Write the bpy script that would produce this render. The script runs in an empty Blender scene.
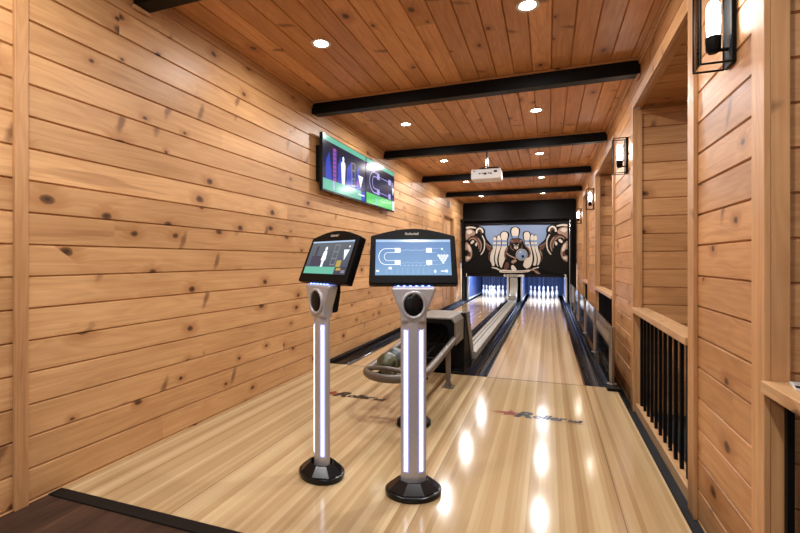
import bpy, bmesh, math, random
from mathutils import Matrix, Vector
R = random.Random(7)
PI = math.pi
C = bpy.context.scene.collection
sc = bpy.context.scene

# ------------------------------------------------------------------ materials
def nt(name):
    m = bpy.data.materials.new(name); m.use_nodes = True
    t = m.node_tree; b = t.nodes['Principled BSDF']
    return m, t, b

def mat(name, col, rough=.5, metal=0., emit=None, es=0., coat=0., spec=.5, bump=0., bscale=200):
    m, t, b = nt(name)
    b.inputs['Base Color'].default_value = (*col, 1)
    b.inputs['Roughness'].default_value = rough
    b.inputs['Metallic'].default_value = metal
    b.inputs['Specular IOR Level'].default_value = spec
    b.inputs['Coat Weight'].default_value = coat
    b.inputs['Coat Roughness'].default_value = .08
    if emit:
        b.inputs['Emission Color'].default_value = (*emit, 1)
        b.inputs['Emission Strength'].default_value = es
    else:
        n = t.nodes.new('ShaderNodeTexNoise'); n.inputs['Scale'].default_value = 9; n.inputs['Detail'].default_value = 4
        tc = t.nodes.new('ShaderNodeTexCoord'); t.links.new(tc.outputs['Object'], n.inputs['Vector'])
        mr = t.nodes.new('ShaderNodeMapRange'); mr.inputs['To Min'].default_value = max(0, rough - .05); mr.inputs['To Max'].default_value = min(1, rough + .06)
        t.links.new(n.outputs['Fac'], mr.inputs['Value']); t.links.new(mr.outputs['Result'], b.inputs['Roughness'])
        if bump:
            n2 = t.nodes.new('ShaderNodeTexNoise'); n2.inputs['Scale'].default_value = bscale
            t.links.new(tc.outputs['Object'], n2.inputs['Vector'])
            bp = t.nodes.new('ShaderNodeBump'); bp.inputs['Strength'].default_value = bump; bp.inputs['Distance'].default_value = .004
            t.links.new(n2.outputs['Fac'], bp.inputs['Height']); t.links.new(bp.outputs['Normal'], b.inputs['Normal'])
    return m

class G:
    """tiny node-graph writer"""
    def __init__(s, t): s.t = t
    def n(s, typ, **kw):
        x = s.t.nodes.new(typ)
        for k, v in kw.items(): setattr(x, k, v)
        return x
    def l(s, a, b): s.t.links.new(a, b)
    def m(s, op, a, b=None, c=None):
        x = s.n('ShaderNodeMath', operation=op)
        for i, v in enumerate((a, b, c)):
            if v is None: continue
            if isinstance(v, (int, float)): x.inputs[i].default_value = v
            else: s.l(v, x.inputs[i])
        return x.outputs[0]
    def xyz(s, x, y, z=0.):
        c = s.n('ShaderNodeCombineXYZ')
        for i, v in enumerate((x, y, z)):
            if isinstance(v, (int, float)): c.inputs[i].default_value = v
            else: s.l(v, c.inputs[i])
        return c.outputs[0]
    def sep(s, v):
        x = s.n('ShaderNodeSeparateXYZ'); s.l(v, x.inputs[0]); return x.outputs
    def noise(s, vec, scale, detail=3., rough=.5, dist=0.):
        x = s.n('ShaderNodeTexNoise'); s.l(vec, x.inputs['Vector'])
        x.inputs['Scale'].default_value = scale; x.inputs['Detail'].default_value = detail
        x.inputs['Roughness'].default_value = rough; x.inputs['Distortion'].default_value = dist
        return x.outputs['Fac']
    def white(s, vec):
        x = s.n('ShaderNodeTexWhiteNoise', noise_dimensions='3D'); s.l(vec, x.inputs['Vector']); return x.outputs['Value']
    def ramp(s, f, stops):
        x = s.n('ShaderNodeValToRGB'); s.l(f, x.inputs[0]); e = x.color_ramp.elements
        while len(e) < len(stops): e.new(.5)
        for q, (p, c) in zip(e, stops): q.position = p; q.color = (*c, 1)
        return x.outputs[0]
    def mix(s, f, a, b, typ='MIX'):
        x = s.n('ShaderNodeMix', data_type='RGBA', blend_type=typ)
        for i, v in ((0, f), (6, a), (7, b)):
            if isinstance(v, (int, float)): x.inputs[i].default_value = v
            elif isinstance(v, tuple): x.inputs[i].default_value = (*v, 1)
            else: s.l(v, x.inputs[i])
        return x.outputs[2]
    def step(s, v, a, b):           # smooth 0..1 between a and b
        x = s.n('ShaderNodeMapRange', interpolation_type='SMOOTHSTEP'); s.l(v, x.inputs['Value'])
        for k, q in (('From Min', a), ('From Max', b)):
            if isinstance(q, (int, float)): x.inputs[k].default_value = q
            else: s.l(q, x.inputs[k])
        return x.outputs[0]

def pine(name, light, dark, knots=.5, rough=.42, tonevar=.3, coat=0.):
    m, t, b = nt(name); g = G(t)
    uv = g.n('ShaderNodeUVMap'); uv.uv_map = 'UVMap'
    at = g.n('ShaderNodeAttribute'); at.attribute_name = 'tone'
    u, v, _ = g.sep(uv.outputs[0])
    # knots
    vo = g.n('ShaderNodeTexVoronoi', voronoi_dimensions='2D'); vo.inputs['Scale'].default_value = 1.
    g.l(g.xyz(g.m('MULTIPLY', u, 2.3), g.m('MULTIPLY', v, 3.4)), vo.inputs['Vector'])
    cs = g.n('ShaderNodeSeparateColor'); g.l(vo.outputs['Color'], cs.inputs[0])
    wob = g.m('MULTIPLY', g.m('SUBTRACT', g.noise(g.xyz(g.m('MULTIPLY', u, 20), g.m('MULTIPLY', v, 20)), 1., 2), .5), .06)
    dist = g.m('ADD', vo.outputs['Distance'], wob)
    on = g.m('LESS_THAN', cs.outputs[0], knots)
    rad = g.m('MULTIPLY_ADD', cs.outputs[1], .085, .035)
    core = g.m('MULTIPLY', on, g.m('SUBTRACT', 1., g.step(dist, g.m('MULTIPLY', rad, .55), rad)))
    halo = g.m('MULTIPLY', on, g.m('SUBTRACT', 1., g.step(dist, rad, g.m('MULTIPLY', rad, 3.2))))
    # slanting streak knots
    v2 = g.n('ShaderNodeTexVoronoi', voronoi_dimensions='2D'); v2.inputs['Scale'].default_value = 1.
    us = g.m('MULTIPLY_ADD', v, -.35, u)
    g.l(g.xyz(g.m('MULTIPLY', us, 3.4), g.m('MULTIPLY', v, 1.25)), v2.inputs['Vector'])
    c2 = g.n('ShaderNodeSeparateColor'); g.l(v2.outputs['Color'], c2.inputs[0])
    d2 = g.m('ADD', v2.outputs['Distance'], g.m('MULTIPLY', wob, 1.6))
    streak = g.m('MULTIPLY', g.m('LESS_THAN', c2.outputs[0], knots * .5), g.m('SUBTRACT', 1., g.step(d2, .03, .13)))
    # grain, bent round the knots
    vv = g.m('MULTIPLY_ADD', halo, .03, v)
    gr = g.noise(g.xyz(g.m('MULTIPLY', u, 1.3), g.m('MULTIPLY', vv, 42)), 1., 4, .6, .3)
    cath = g.noise(g.xyz(g.m('MULTIPLY', u, .8), g.m('MULTIPLY', vv, 7)), 1., 2, .5, .6)
    rings = g.m('SINE', g.m('MULTIPLY', cath, 55.))
    f = g.m('ADD', g.m('MULTIPLY', gr, .75), g.m('MULTIPLY_ADD', rings, .07, .12))
    col = g.ramp(f, [(.25, light), (.75, dark)])
    tone = g.m('MULTIPLY_ADD', g.m('SUBTRACT', at.outputs['Fac'], .5), tonevar, 1.)
    big = g.m('MULTIPLY_ADD', g.m('SUBTRACT', g.noise(g.xyz(u, g.m('MULTIPLY', v, 3)), 1.2, 2), .5), .5, 1.)
    k = g.m('MULTIPLY', tone, big)
    col = g.mix(1., col, g.xyz(k, g.m('POWER', k, 1.15), g.m('POWER', k, 1.35)), 'MULTIPLY')
    col = g.mix(g.m('MULTIPLY', halo, .5), col, (dark[0] * .7, dark[1] * .55, dark[2] * .4))
    col = g.mix(g.m('MULTIPLY', streak, .72), col, (.13, .05, .02))
    q = g.m('DIVIDE', dist, rad)                        # 0 in the middle, 1 at the rim
    kc = g.ramp(g.m('ADD', q, g.m('MULTIPLY', g.m('SINE', g.m('MULTIPLY', dist, 300.)), .10)), [(.0, (.02, .009, .005)), (.3, (.06, .024, .01)), (.55, (.15, .062, .024)), (.85, (.035, .014, .007))])
    col = g.mix(g.m('MULTIPLY', core, .95), col, kc)
    ms = g.noise(g.xyz(g.m('MULTIPLY', u, 1.1), g.m('MULTIPLY', v, 17)), 1., 2, .5, .8)
    col = g.mix(g.m('MULTIPLY', g.step(ms, .66, .78), .45), col, (dark[0] * .55, dark[1] * .42, dark[2] * .35))
    g.l(col, b.inputs['Base Color'])
    b.inputs['Roughness'].default_value = rough
    b.inputs['Coat Weight'].default_value = coat; b.inputs['Coat Roughness'].default_value = .25
    b.inputs['Specular IOR Level'].default_value = .35
    bp = g.n('ShaderNodeBump'); bp.inputs['Strength'].default_value = .08; bp.inputs['Distance'].default_value = .003
    g.l(gr, bp.inputs['Height']); g.l(bp.outputs['Normal'], b.inputs['Normal'])
    return m

def strips(name, light, mid, dark, seams=(), rough=.16, coat=.6):
    """laminated lane boards running along y"""
    m, t, b = nt(name); g = G(t)
    tc = g.n('ShaderNodeTexCoord'); x, y, _ = g.sep(tc.outputs['Object'])
    i1 = g.m('FLOOR', g.m('DIVIDE', x, .0265)); i2 = g.m('FLOOR', g.m('DIVIDE', x, .053))
    w1 = g.white(g.xyz(i1, 3.3, .5))
    w2 = g.white(g.xyz(i2, 5.5, .7))
    gr = g.noise(g.xyz(g.m('MULTIPLY', x, 160), g.m('MULTIPLY', y, 2.2)), 1., 3, .6)
    fl = g.noise(g.xyz(g.m('MULTIPLY', x, 22), g.m('MULTIPLY', y, 1.1)), 1., 3, .55, .4)
    f = g.m('ADD', g.m('MULTIPLY', w2, .40), g.m('ADD', g.m('MULTIPLY', w1, .32), g.m('ADD', g.m('MULTIPLY', gr, .18), g.m('MULTIPLY', fl, .2))))
    col = g.ramp(f, [(.22, light), (.52, mid), (.85, dark)])
    fx = g.m('ABSOLUTE', g.m('SUBTRACT', g.m('FRACT', g.m('DIVIDE', x, .0265)), .5))
    col = g.mix(g.m('MULTIPLY', g.step(fx, .46, .5), .22), col, (.12, .06, .03))
    for s in seams:
        d = g.m('ABSOLUTE', g.m('SUBTRACT', x, s))
        col = g.mix(g.m('MULTIPLY', g.m('SUBTRACT', 1., g.step(d, .0015, .004)), .7), col, (.08, .05, .03))
    g.l(col, b.inputs['Base Color'])
    sm = g.noise(g.xyz(g.m('MULTIPLY', x, 3), g.m('MULTIPLY', y, 1)), 1., 3)
    rr = g.n('ShaderNodeMapRange'); rr.inputs['To Min'].default_value = rough - .02; rr.inputs['To Max'].default_value = rough + .03
    g.l(sm, rr.inputs['Value']); g.l(rr.outputs[0], b.inputs['Roughness'])
    b.inputs['Coat Weight'].default_value = coat; b.inputs['Coat Roughness'].default_value = .1
    b.inputs['Specular IOR Level'].default_value = .34
    return m

def dark_planks(name):
    m, t, b = nt(name); g = G(t)
    tc = g.n('ShaderNodeTexCoord'); x, y, _ = g.sep(tc.outputs['Object'])
    i = g.m('FLOOR', g.m('DIVIDE', x, .18))
    w = g.white(g.xyz(i, g.m('FLOOR', g.m('MULTIPLY_ADD', g.white(g.xyz(i, 1., 2.)), 3., g.m('DIVIDE', y, 1.2))), 1.))
    gr = g.noise(g.xyz(g.m('MULTIPLY', x, 26), g.m('MULTIPLY', y, 2.2)), 1., 4, .6, .6)
    col = g.ramp(g.m('ADD', g.m('MULTIPLY', gr, .8), g.m('MULTIPLY', w, .25)), [(.3, (.022, .011, .007)), (.6, (.06, .03, .018)), (.85, (.13, .07, .042))])
    fx = g.m('ABSOLUTE', g.m('SUBTRACT', g.m('FRACT', g.m('DIVIDE', x, .18)), .5))
    col = g.mix(g.step(fx, .485, .5), col, (.012, .008, .006))
    g.l(col, b.inputs['Base Color']); b.inputs['Roughness'].default_value = .55; b.inputs['Specular IOR Level'].default_value = .25
    return m

def speckle(name, a, bcol, scale, rough=.35, coat=.5):
    m, t, b = nt(name); g = G(t)
    tc = g.n('ShaderNodeTexCoord')
    n = g.noise(tc.outputs['Object'], scale, 4, .6, 1.2)
    g.l(g.ramp(n, [(.42, a), (.6, bcol)]), b.inputs['Base Color'])
    b.inputs['Roughness'].default_value = rough; b.inputs['Coat Weight'].default_value = coat
    return m

def glass(name, tint, gl=.12):
    m, t, b = nt(name); g = G(t); t.nodes.remove(b)
    out = [n for n in t.nodes if n.type == 'OUTPUT_MATERIAL'][0]
    tr = g.n('ShaderNodeBsdfTransparent'); tr.inputs[0].default_value = (*tint, 1)
    gs = g.n('ShaderNodeBsdfGlossy'); gs.inputs['Roughness'].default_value = .03
    fr = g.n('ShaderNodeFresnel'); fr.inputs[0].default_value = 1.5
    mx = g.n('ShaderNodeMixShader'); g.l(g.m('ADD', fr.outputs[0], gl * .1), mx.inputs[0])
    g.l(tr.outputs[0], mx.inputs[1]); g.l(gs.outputs[0], mx.inputs[2]); g.l(mx.outputs[0], out.inputs[0])
    return m

def curtain_mat(name):
    m, t, b = nt(name); g = G(t)
    tc = g.n('ShaderNodeTexCoord'); x, y, z = g.sep(tc.outputs['Object'])
    w = g.noise(g.xyz(g.m('MULTIPLY', x, 14), 0., g.m('MULTIPLY', z, .3)), 1., 2)
    g.l(g.ramp(w, [(.3, (.03, .045, .125)), (.7, (.085, .12, .27))]), b.inputs['Base Color']); b.inputs['Roughness'].default_value = .7
    return m

def screen_mat(name, top, bot, es, rough=.35, spec=.12):
    m, t, b = nt(name); g = G(t)
    tc = g.n('ShaderNodeTexCoord'); x, y, z = g.sep(tc.outputs['Generated'])
    n = g.noise(tc.outputs['Object'], 6, 2)
    col = g.ramp(g.m('ADD', z, g.m('MULTIPLY', n, .2)), [(.1, bot), (.95, top)])
    b.inputs['Base Color'].default_value = (.01, .01, .012, 1)
    g.l(col, b.inputs['Emission Color']); b.inputs['Emission Strength'].default_value = es
    b.inputs['Roughness'].default_value = rough; b.inputs['Specular IOR Level'].default_value = spec
    return m

M = {}
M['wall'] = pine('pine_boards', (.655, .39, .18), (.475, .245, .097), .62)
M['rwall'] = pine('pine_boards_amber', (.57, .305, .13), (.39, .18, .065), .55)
M['ceil'] = pine('pine_boards_ceiling', (.68, .362, .162), (.46, .21, .082), .5, rough=.42)  # same pine as the wall; ceiling shade put into a darker, redder tone
M['trim'] = pine('pine_trim', (.58, .325, .148), (.40, .195, .075), .2, tonevar=.2)
M['rail'] = pine('pine_rail', (.60, .37, .19), (.42, .23, .10), .2, tonevar=.2)
M['floor'] = strips('approach_boards', (.55, .43, .248), (.435, .31, .16), (.325, .21, .10), (-1.83, -.64, .36), .115, .0)
M['lane'] = strips('lane_boards', (.64, .49, .31), (.52, .36, .20), (.38, .235, .12), (), .12, .3)
M['dark'] = dark_planks('dark_plank_floor')
M['nose'] = mat('black_edge_strip', (0.006, 0.006, 0.0063), 0.5, spec=0.15)
M['carpet'] = mat('charcoal_carpet', (.022, .023, .025), .95, bump=.8, bscale=260)
M['beam'] = mat('black_steel', (0.003, 0.003, 0.00315), 0.4, spec=0.14)
M['black'] = mat('black_paint', (0.004, 0.004, 0.0042), 0.5, spec=0.12)
M['wallblack'] = mat('black_board', (0.004, 0.004, 0.0042), 0.45, spec=0.14)
M['satin'] = mat('satin_black_plastic', (0.004, 0.004, 0.0042), 0.45, spec=0.1)
M['gloss'] = mat('gloss_black_plastic', (.005, .005, .006), .2, spec=.25)
M['gut'] = mat('black_gutter', (.005, .005, .006), .11, spec=.38)
M['gutlip'] = mat('grey_gutter_lip', (.05, .05, .055), .3)
M['silver'] = mat('brushed_silver', (.46, .46, .48), .36, metal=.45)
M['pewter'] = mat('pewter_metal', (.16, .14, .118), .42, metal=.5)
M['taupe'] = mat('taupe_hood', (.155, .148, .13), .38, metal=.3)
M['steel'] = mat('post_steel', (.35, .33, .31), .3, metal=.9)
M['chrome'] = mat('bright_metal', (.8, .8, .8), .2, metal=1.)
M['white'] = mat('white_plastic', (.75, .75, .74), .4)
M['cord'] = mat('grey_cord', (.16, .17, .2), .7)
M['pin'] = mat('white_pin', (.85, .85, .85), .25, coat=.5)
M['red'] = mat('red_paint', (.35, .03, .03), .35)
M['led'] = mat('led_strip', (.8, .8, .8), .4, emit=(.70, .79, 1.), es=4.)
M['ledhalo'] = mat('led_glow', (.4, .4, .6), .4, emit=(.20, .23, .70), es=.75)  # lilac scatter of the LEDs, painted as a glow of its own
M['bluedot'] = mat('blue_led', (.2, .3, .8), .4, emit=(.16, .3, 1.), es=4.)
M['lamp'] = mat('lit_lens', (.9, .9, .9), .4, emit=(1., .95, .86), es=30.)
M['bulb'] = mat('lit_bulb', (.9, .9, .9), .4, emit=(1., .95, .86), es=30.)
M['glass'] = glass('clear_glass', (.95, .97, .98))
M['lanternglass'] = glass('lantern_glass', (.97, .97, .96), .05)
M['curtain'] = curtain_mat('blue_pit_curtain')
M['blue'] = mat('blue_panel', (.05, .08, .22), .4)
M['track'] = mat('grey_track', (.34, .325, .285), .4, metal=.2)
M['trackline'] = mat('track_groove', (.10, .095, .085), .5)
M['ball_g'] = speckle('green_black_ball', (.012, .018, .010), (.10, .11, .05), 14)
M['ball_b'] = speckle('slate_ball', (.02, .03, .035), (.10, .14, .15), 12)
M['ink'] = mat('black_ink', (.010, .009, .010), .3, spec=.12)
M['redink'] = mat('red_ink', (.22, .05, .025), .3, spec=.12)
M['kscreen'] = screen_mat('blue_screen', (.12, .23, .46), (.20, .35, .55), 1.15)
M['k2screen'] = screen_mat('grey_screen', (.12, .14, .16), (.05, .07, .11), 1.)
M['tvscreen'] = screen_mat('dark_screen', (.012, .012, .035), (.015, .02, .11), .9, .16, .22)
def em(name, c, s=1.): return mat(name, (.01, .01, .01), .16, emit=c, es=s, spec=.2)
M['e_white'] = em('glow_white', (.85, .9, 1.), 1.25); M['e_teal'] = em('glow_teal', (.14, .50, .36), 1.)
M['e_green'] = em('glow_green', (.10, .62, .13), 1.); M['e_mag'] = em('glow_magenta', (.34, .07, .36), 1.)
M['e_blue'] = em('glow_blue', (.03, .06, .50), 1.); M['e_grey'] = em('glow_grey', (.22, .22, .25), 1.)
M['e_lil'] = em('glow_lilac', (.45, .42, .85), 1.); M['e_pale'] = em('glow_pale_blue', (.45, .62, .85), 1.)
M['e_gold'] = em('glow_gold', (.5, .35, .08), 1.); M['e_seam'] = em('glow_dim', (.05, .05, .09), 1.)
M['a_sky'] = mat('mural_sky', (.19, .26, .40), .5, spec=.25); M['a_cream'] = mat('mural_cream', (.58, .53, .45), .5, spec=.25)
M['a_tan'] = mat('mural_tan', (.30, .20, .15), .5, spec=.25); M['a_brown'] = mat('mural_brown', (.10, .045, .03), .5, spec=.2)
M['a_black'] = mat('mural_black', (.005, .0048, .0045), .5, spec=.12); M['a_blue'] = mat('mural_blue', (.16, .24, .40), .5)
M['paper'] = mat('white_paper', (.7, .7, .7), .5)

# ------------------------------------------------------------------ mesh helpers
def box(bm, x0, x1, y0, y1, z0, z1, mi=0, uv=False):
    v = [bm.verts.new(p) for p in ((x0,y0,z0),(x1,y0,z0),(x1,y1,z0),(x0,y1,z0),(x0,y0,z1),(x1,y0,z1),(x1,y1,z1),(x0,y1,z1))]
    fs = [bm.faces.new([v[i] for i in q]) for q in ((3,2,1,0),(4,5,6,7),(0,1,5,4),(1,2,6,5),(2,3,7,6),(3,0,4,7))]
    for f in fs: f.material_index = mi
    if uv: wood_uv(bm, fs)
    return fs

def wood_uv(bm, fs):
    """UVs in metres along the longest side, offset at random, plus a random tone"""
    lay = bm.loops.layers.uv.get('UVMap'); tl = bm.faces.layers.float.get('tone')
    pts = [v.co for f in fs for v in f.verts]
    ext = [max(p[i] for p in pts) - min(p[i] for p in pts) for i in range(3)]
    ax = ext.index(max(ext)); ou, ov, tn = R.uniform(0, 50), R.uniform(0, 50), R.random()
    others = [i for i in range(3) if i != ax]
    for f in fs:
        f[tl] = tn
        f.normal_update(); n = f.normal
        o = others[0] if abs(n[others[1]]) > abs(n[others[0]]) else others[1]
        for lp in f.loops: lp[lay].uv = (lp.vert.co[ax] + ou, lp.vert.co[o] + ov)

def boards(bm, O, U, V, u0, u1, v0, v1, pitch=.1715, voff=.01, g=.014, lens=(2.2, 4.2), ends=None, mi=0):
    """tongue-and-groove boards: U along, V across; the normal is U x V; grooves are cut in"""
    O, U, V = Vector(O), Vector(U), Vector(V); N = U.cross(V)
    lay = bm.loops.layers.uv.get('UVMap'); tl = bm.faces.layers.float.get('tone')
    k0 = math.floor((v0 - voff) / pitch); k1 = math.ceil((v1 - voff) / pitch)
    for k in range(k0, k1):
        a, b_ = voff + k * pitch, voff + (k + 1) * pitch
        prof = [(a, -g), (a + g * .5, 0), (b_ - g * .5, 0), (b_, -g)]
        pr = [(min(max(p, v0), v1), q) for p, q in prof]
        u = u0; ln = R.uniform(.3, lens[1])
        while u < u1 - 1e-6:
            w = min(u + ln, u1)
            if u1 - w < .25: w = u1
            ou, ov, tn = R.uniform(0, 60), R.uniform(0, 60), R.random()
            for (p, q), (p2, q2) in zip(pr, pr[1:]):
                if p2 - p < 1e-5: continue
                vs = [bm.verts.new(O + U * s + V * t_ + N * d) for s, t_, d in ((u, p, q), (w, p, q), (w, p2, q2), (u, p2, q2))]
                f = bm.faces.new(vs); f[tl] = tn; f.material_index = mi
                for lp, (s, t_) in zip(f.loops, ((u, p), (w, p), (w, p2), (u, p2))): lp[lay].uv = (s + ou, t_ + ov)
            u = w; ln = R.uniform(*lens)

def prism(bm, pts, T, depth, mi=0):
    """outline in the local xy plane, front at z=0, back at z=-depth"""
    a = [bm.verts.new(T @ Vector((x, y, 0))) for x, y in pts]; b = [bm.verts.new(T @ Vector((x, y, -depth))) for x, y in pts]
    n = len(pts); fs = [bm.faces.new(a), bm.faces.new(b[::-1])]
    for i in range(n): fs.append(bm.faces.new((a[i], b[i], b[(i+1) % n], a[(i+1) % n])))
    for f in fs: f.material_index = mi
    return fs

def flat(bm, pts, T, h=0., mi=0):
    f = bm.faces.new([bm.verts.new(T @ Vector((x, y, h))) for x, y in pts]); f.material_index = mi
    return f

def stroke(bm, pts, w, T, h=0., mi=0, closed=False):
    pts = [Vector((*p, 0)) for p in pts]; n = len(pts); L, Rr = [], []
    for i, p in enumerate(pts):
        a = pts[i-1] if (i or closed) else p; b = pts[(i+1) % n] if (i < n-1 or closed) else p
        d = (b - a).normalized(); s = Vector((-d.y, d.x, 0)) * w / 2
        L.append(bm.verts.new(T @ (p + s + Vector((0, 0, h))))); Rr.append(bm.verts.new(T @ (p - s + Vector((0, 0, h)))))
    for i in range(n if closed else n-1):
        j = (i+1) % n; f = bm.faces.new((Rr[i], Rr[j], L[j], L[i])); f.material_index = mi

def circ(cx, cy, rx, ry=None, n=24, a0=0., a1=2*PI, end=False):
    ry = rx if ry is None else ry; k = n + (1 if end else 0)
    return [(cx + rx * math.cos(a0 + (a1-a0) * i / n), cy + ry * math.sin(a0 + (a1-a0) * i / n)) for i in range(k)]

def smooth_loop(pts, k=4):
    out = []; n = len(pts)
    for i in range(n):
        p0, p1, p2, p3 = (pts[(i+j-1) % n] for j in range(4))
        for s in range(k):
            t = s / k
            out.append(tuple(.5 * (2*p1[d] + (p2[d]-p0[d])*t + (2*p0[d]-5*p1[d]+4*p2[d]-p3[d])*t*t + (3*p1[d]-p0[d]-3*p2[d]+p3[d])*t**3) for d in (0, 1)))
    return out

def smooth_path(pts, k=6):
    out = []; n = len(pts); P = [Vector(p) for p in pts]
    for i in range(n-1):
        p0, p1, p2, p3 = P[max(i-1, 0)], P[i], P[i+1], P[min(i+2, n-1)]
        for s in range(k):
            t = s / k
            out.append(.5 * (2*p1 + (p2-p0)*t + (2*p0-5*p1+4*p2-p3)*t*t + (3*p1-p0-3*p2+p3)*t**3))
    out.append(P[-1]); return out

def tube(bm, pts, r, seg=10, mi=0, closed=False):
    P = [Vector(p) for p in pts]; n = len(P); rings = []; up = Vector((0, 0, 1)); s = None
    for i, p in enumerate(P):
        a = P[i-1] if (i or closed) else p; b = P[(i+1) % n] if (i < n-1 or closed) else p
        d = (b - a).normalized()
        if s is None: s = d.cross(up if abs(d.z) < .9 else Vector((1, 0, 0))).normalized()
        else: s = (s - d * s.dot(d)).normalized()
        q = s.cross(d)
        rings.append([bm.verts.new(p + (s * math.cos(2*PI*j/seg) + q * math.sin(2*PI*j/seg)) * r) for j in range(seg)])
    for i in range(n if closed else n-1):
        A, B = rings[i], rings[(i+1) % n]
        for j in range(seg):
            f = bm.faces.new((A[j], B[j], B[(j+1) % seg], A[(j+1) % seg])); f.material_index = mi
    if not closed:
        bm.faces.new(rings[0]).material_index = mi; bm.faces.new(rings[-1][::-1]).material_index = mi

def lathe(bm, prof, seg=24, o=(0, 0, 0), mi=0, rot=0., T=None):
    o = Vector(o); rings = []
    for r, z in prof:
        if r < 1e-6: rings.append([bm.verts.new(o + Vector((0, 0, z)))])
        else: rings.append([bm.verts.new(o + Vector((r * math.cos(rot + 2*PI*j/seg), r * math.sin(rot + 2*PI*j/seg), z))) for j in range(seg)])
    for A, B in zip(rings, rings[1:]):
        for j in range(seg):
            k = (j+1) % seg
            q = [A[j % len(A)], A[k % len(A)], B[k % len(B)], B[j % len(B)]]
            q2 = []
            for v in q:
                if v not in q2: q2.append(v)
            if len(q2) > 2: bm.faces.new(q2).material_index = mi
    for rg, rev in ((rings[0], True), (rings[-1], False)):
        if len(rg) > 2: bm.faces.new(rg[::-1] if rev else rg).material_index = mi
    if T is not None:
        for rg in rings:
            for v in rg: v.co = T @ v.co

def text(bm, s, size, T, mi=0, shear=0., offset=0., h=0., sx=1.):
    cu = bpy.data.curves.new('lettering', 'FONT'); cu.body = s; cu.size = size; cu.shear = shear; cu.offset = offset
    cu.resolution_u = 3
    ob = bpy.data.objects.new('lettering', cu); C.objects.link(ob)
    bpy.context.view_layer.update()
    me = bpy.data.meshes.new_from_object(ob.evaluated_get(bpy.context.evaluated_depsgraph_get()))
    vs = [bm.verts.new(T @ Vector((v.co.x * sx, v.co.y, h))) for v in me.vertices]
    w = max((v.co.x for v in me.vertices), default=0) * sx
    for p in me.polygons:
        try: bm.faces.new([vs[i] for i in p.vertices]).material_index = mi
        except ValueError: pass
    bpy.data.objects.remove(ob); bpy.data.curves.remove(cu); bpy.data.meshes.remove(me)
    return w

def obj(name, bm, mats, parent=None, smooth=0, bevel=0., loc=None):
    me = bpy.data.meshes.new(name)
    bm.normal_update(); bm.to_mesh(me); bm.free()
    for m_ in (mats if isinstance(mats, (list, tuple)) else [mats]): me.materials.append(M[m_] if isinstance(m_, str) else m_)
    o = bpy.data.objects.new(name, me); C.objects.link(o)
    if parent: o.parent = parent
    if loc: o.location = loc
    if smooth:
        for p in me.polygons: p.use_smooth = True
        me.set_sharp_from_angle(angle=math.radians(smooth))
    if bevel:
        b = o.modifiers.new('bevel', 'BEVEL'); b.width = bevel; b.segments = 2; b.limit_method = 'ANGLE'; b.angle_limit = math.radians(35)
    return o
def B():
    bm = bmesh.new(); bm.loops.layers.uv.new('UVMap'); bm.faces.layers.float.new('tone'); return bm
def bx(*a, **k):
    bm = B(); box(bm, *a, **k); return bm
def recalc(bm): bmesh.ops.recalc_face_normals(bm, faces=bm.faces[:])

def thing(name, label, cat, loc=(0, 0, 0), rotz=0., group=None):
    o = bpy.data.objects.new(name, None); C.objects.link(o); o.empty_display_size = .1
    o.location = loc; o.rotation_euler = (0, 0, rotz); o['label'] = label; o['category'] = cat
    if group: o['group'] = group
    return o
def tag(o, label, cat, group=None):
    o['label'] = label; o['category'] = cat
    if group: o['group'] = group
    return o
def struct(o): o['kind'] = 'structure'; return o
def dup(root, loc, label, rotz=None, group=None):
    r = root.copy(); C.objects.link(r); r.location = loc; r['label'] = label
    if rotz is not None: r.rotation_euler = (0, 0, rotz)
    for ch in list(root.children):
        c = ch.copy(); C.objects.link(c); c.parent = r
        for gc in list(ch.children):
            d = gc.copy(); C.objects.link(d); d.parent = c
    return r

# ------------------------------------------------------------------ room dimensions (metres; camera at the origin, 1.3 above the approach)
XL, XR, ZC, Y0, YE, ZL = -2.62, .80, 3.15, -3.2, 17.3, -.17
XA = .65                                              # right edge of the raised approach
FOUL = 4.83
OPEN = [(.25, 2.00), (2.95, 4.68), (6.12, 8.2), (9.75, 11.05)]   # openings in the right wall
ZH = 2.77
YB = 13.92                                            # black bulkhead

# --- floors
bm = B(); box(bm, XL, XA, 1.69, FOUL, -.16, 0); struct(obj('floor', bm, 'floor'))
bm = B(); box(bm, XL, XA, Y0, 1.615, -.16, 0); struct(obj('floor', bm, 'dark'))
bm = B(); box(bm, XL + .001, XA - .002, 1.616, 1.689, -.15, .006); struct(obj('trim_1', bm, 'nose', bevel=.003))
bm = B(); box(bm, XL, 3.2, Y0, YE, ZL - .06, ZL); struct(obj('floor', bm, 'carpet'))
bm = B(); box(bm, XA, XA + .012, 1.69, FOUL, ZL, -.004); struct(obj('trim_2', bm, 'nose'))

# --- left wall
DY0, DY1, DZ = 11.15, 12.35, 2.5
bm = B()
for u0, u1, v0, v1 in ((Y0, 1.48, 0, ZC), (1.48, DY0, 0, ZC), (DY0, DY1, DZ, ZC), (DY1, YE, 0, ZC)):
    boards(bm, (XL, 0, 0), (0, 1, 0), (0, 0, 1), u0, u1, v0, v1)
# the normal of U x V = +x
struct(obj('wall_left', bm, 'wall'))
bm = B(); box(bm, XL, XL + .022, 1.45, 1.513, 0, ZC, uv=True); struct(obj('trim_3', bm, 'trim', bevel=.003))
bm = B(); box(bm, XL, XL + .018, Y0, YB, ZC - .075, ZC - .034, uv=True); box(bm, XL, XL + .034, Y0, YB, ZC - .034, ZC, uv=True)
struct(obj('trim_4', bm, 'trim', bevel=.004))
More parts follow.
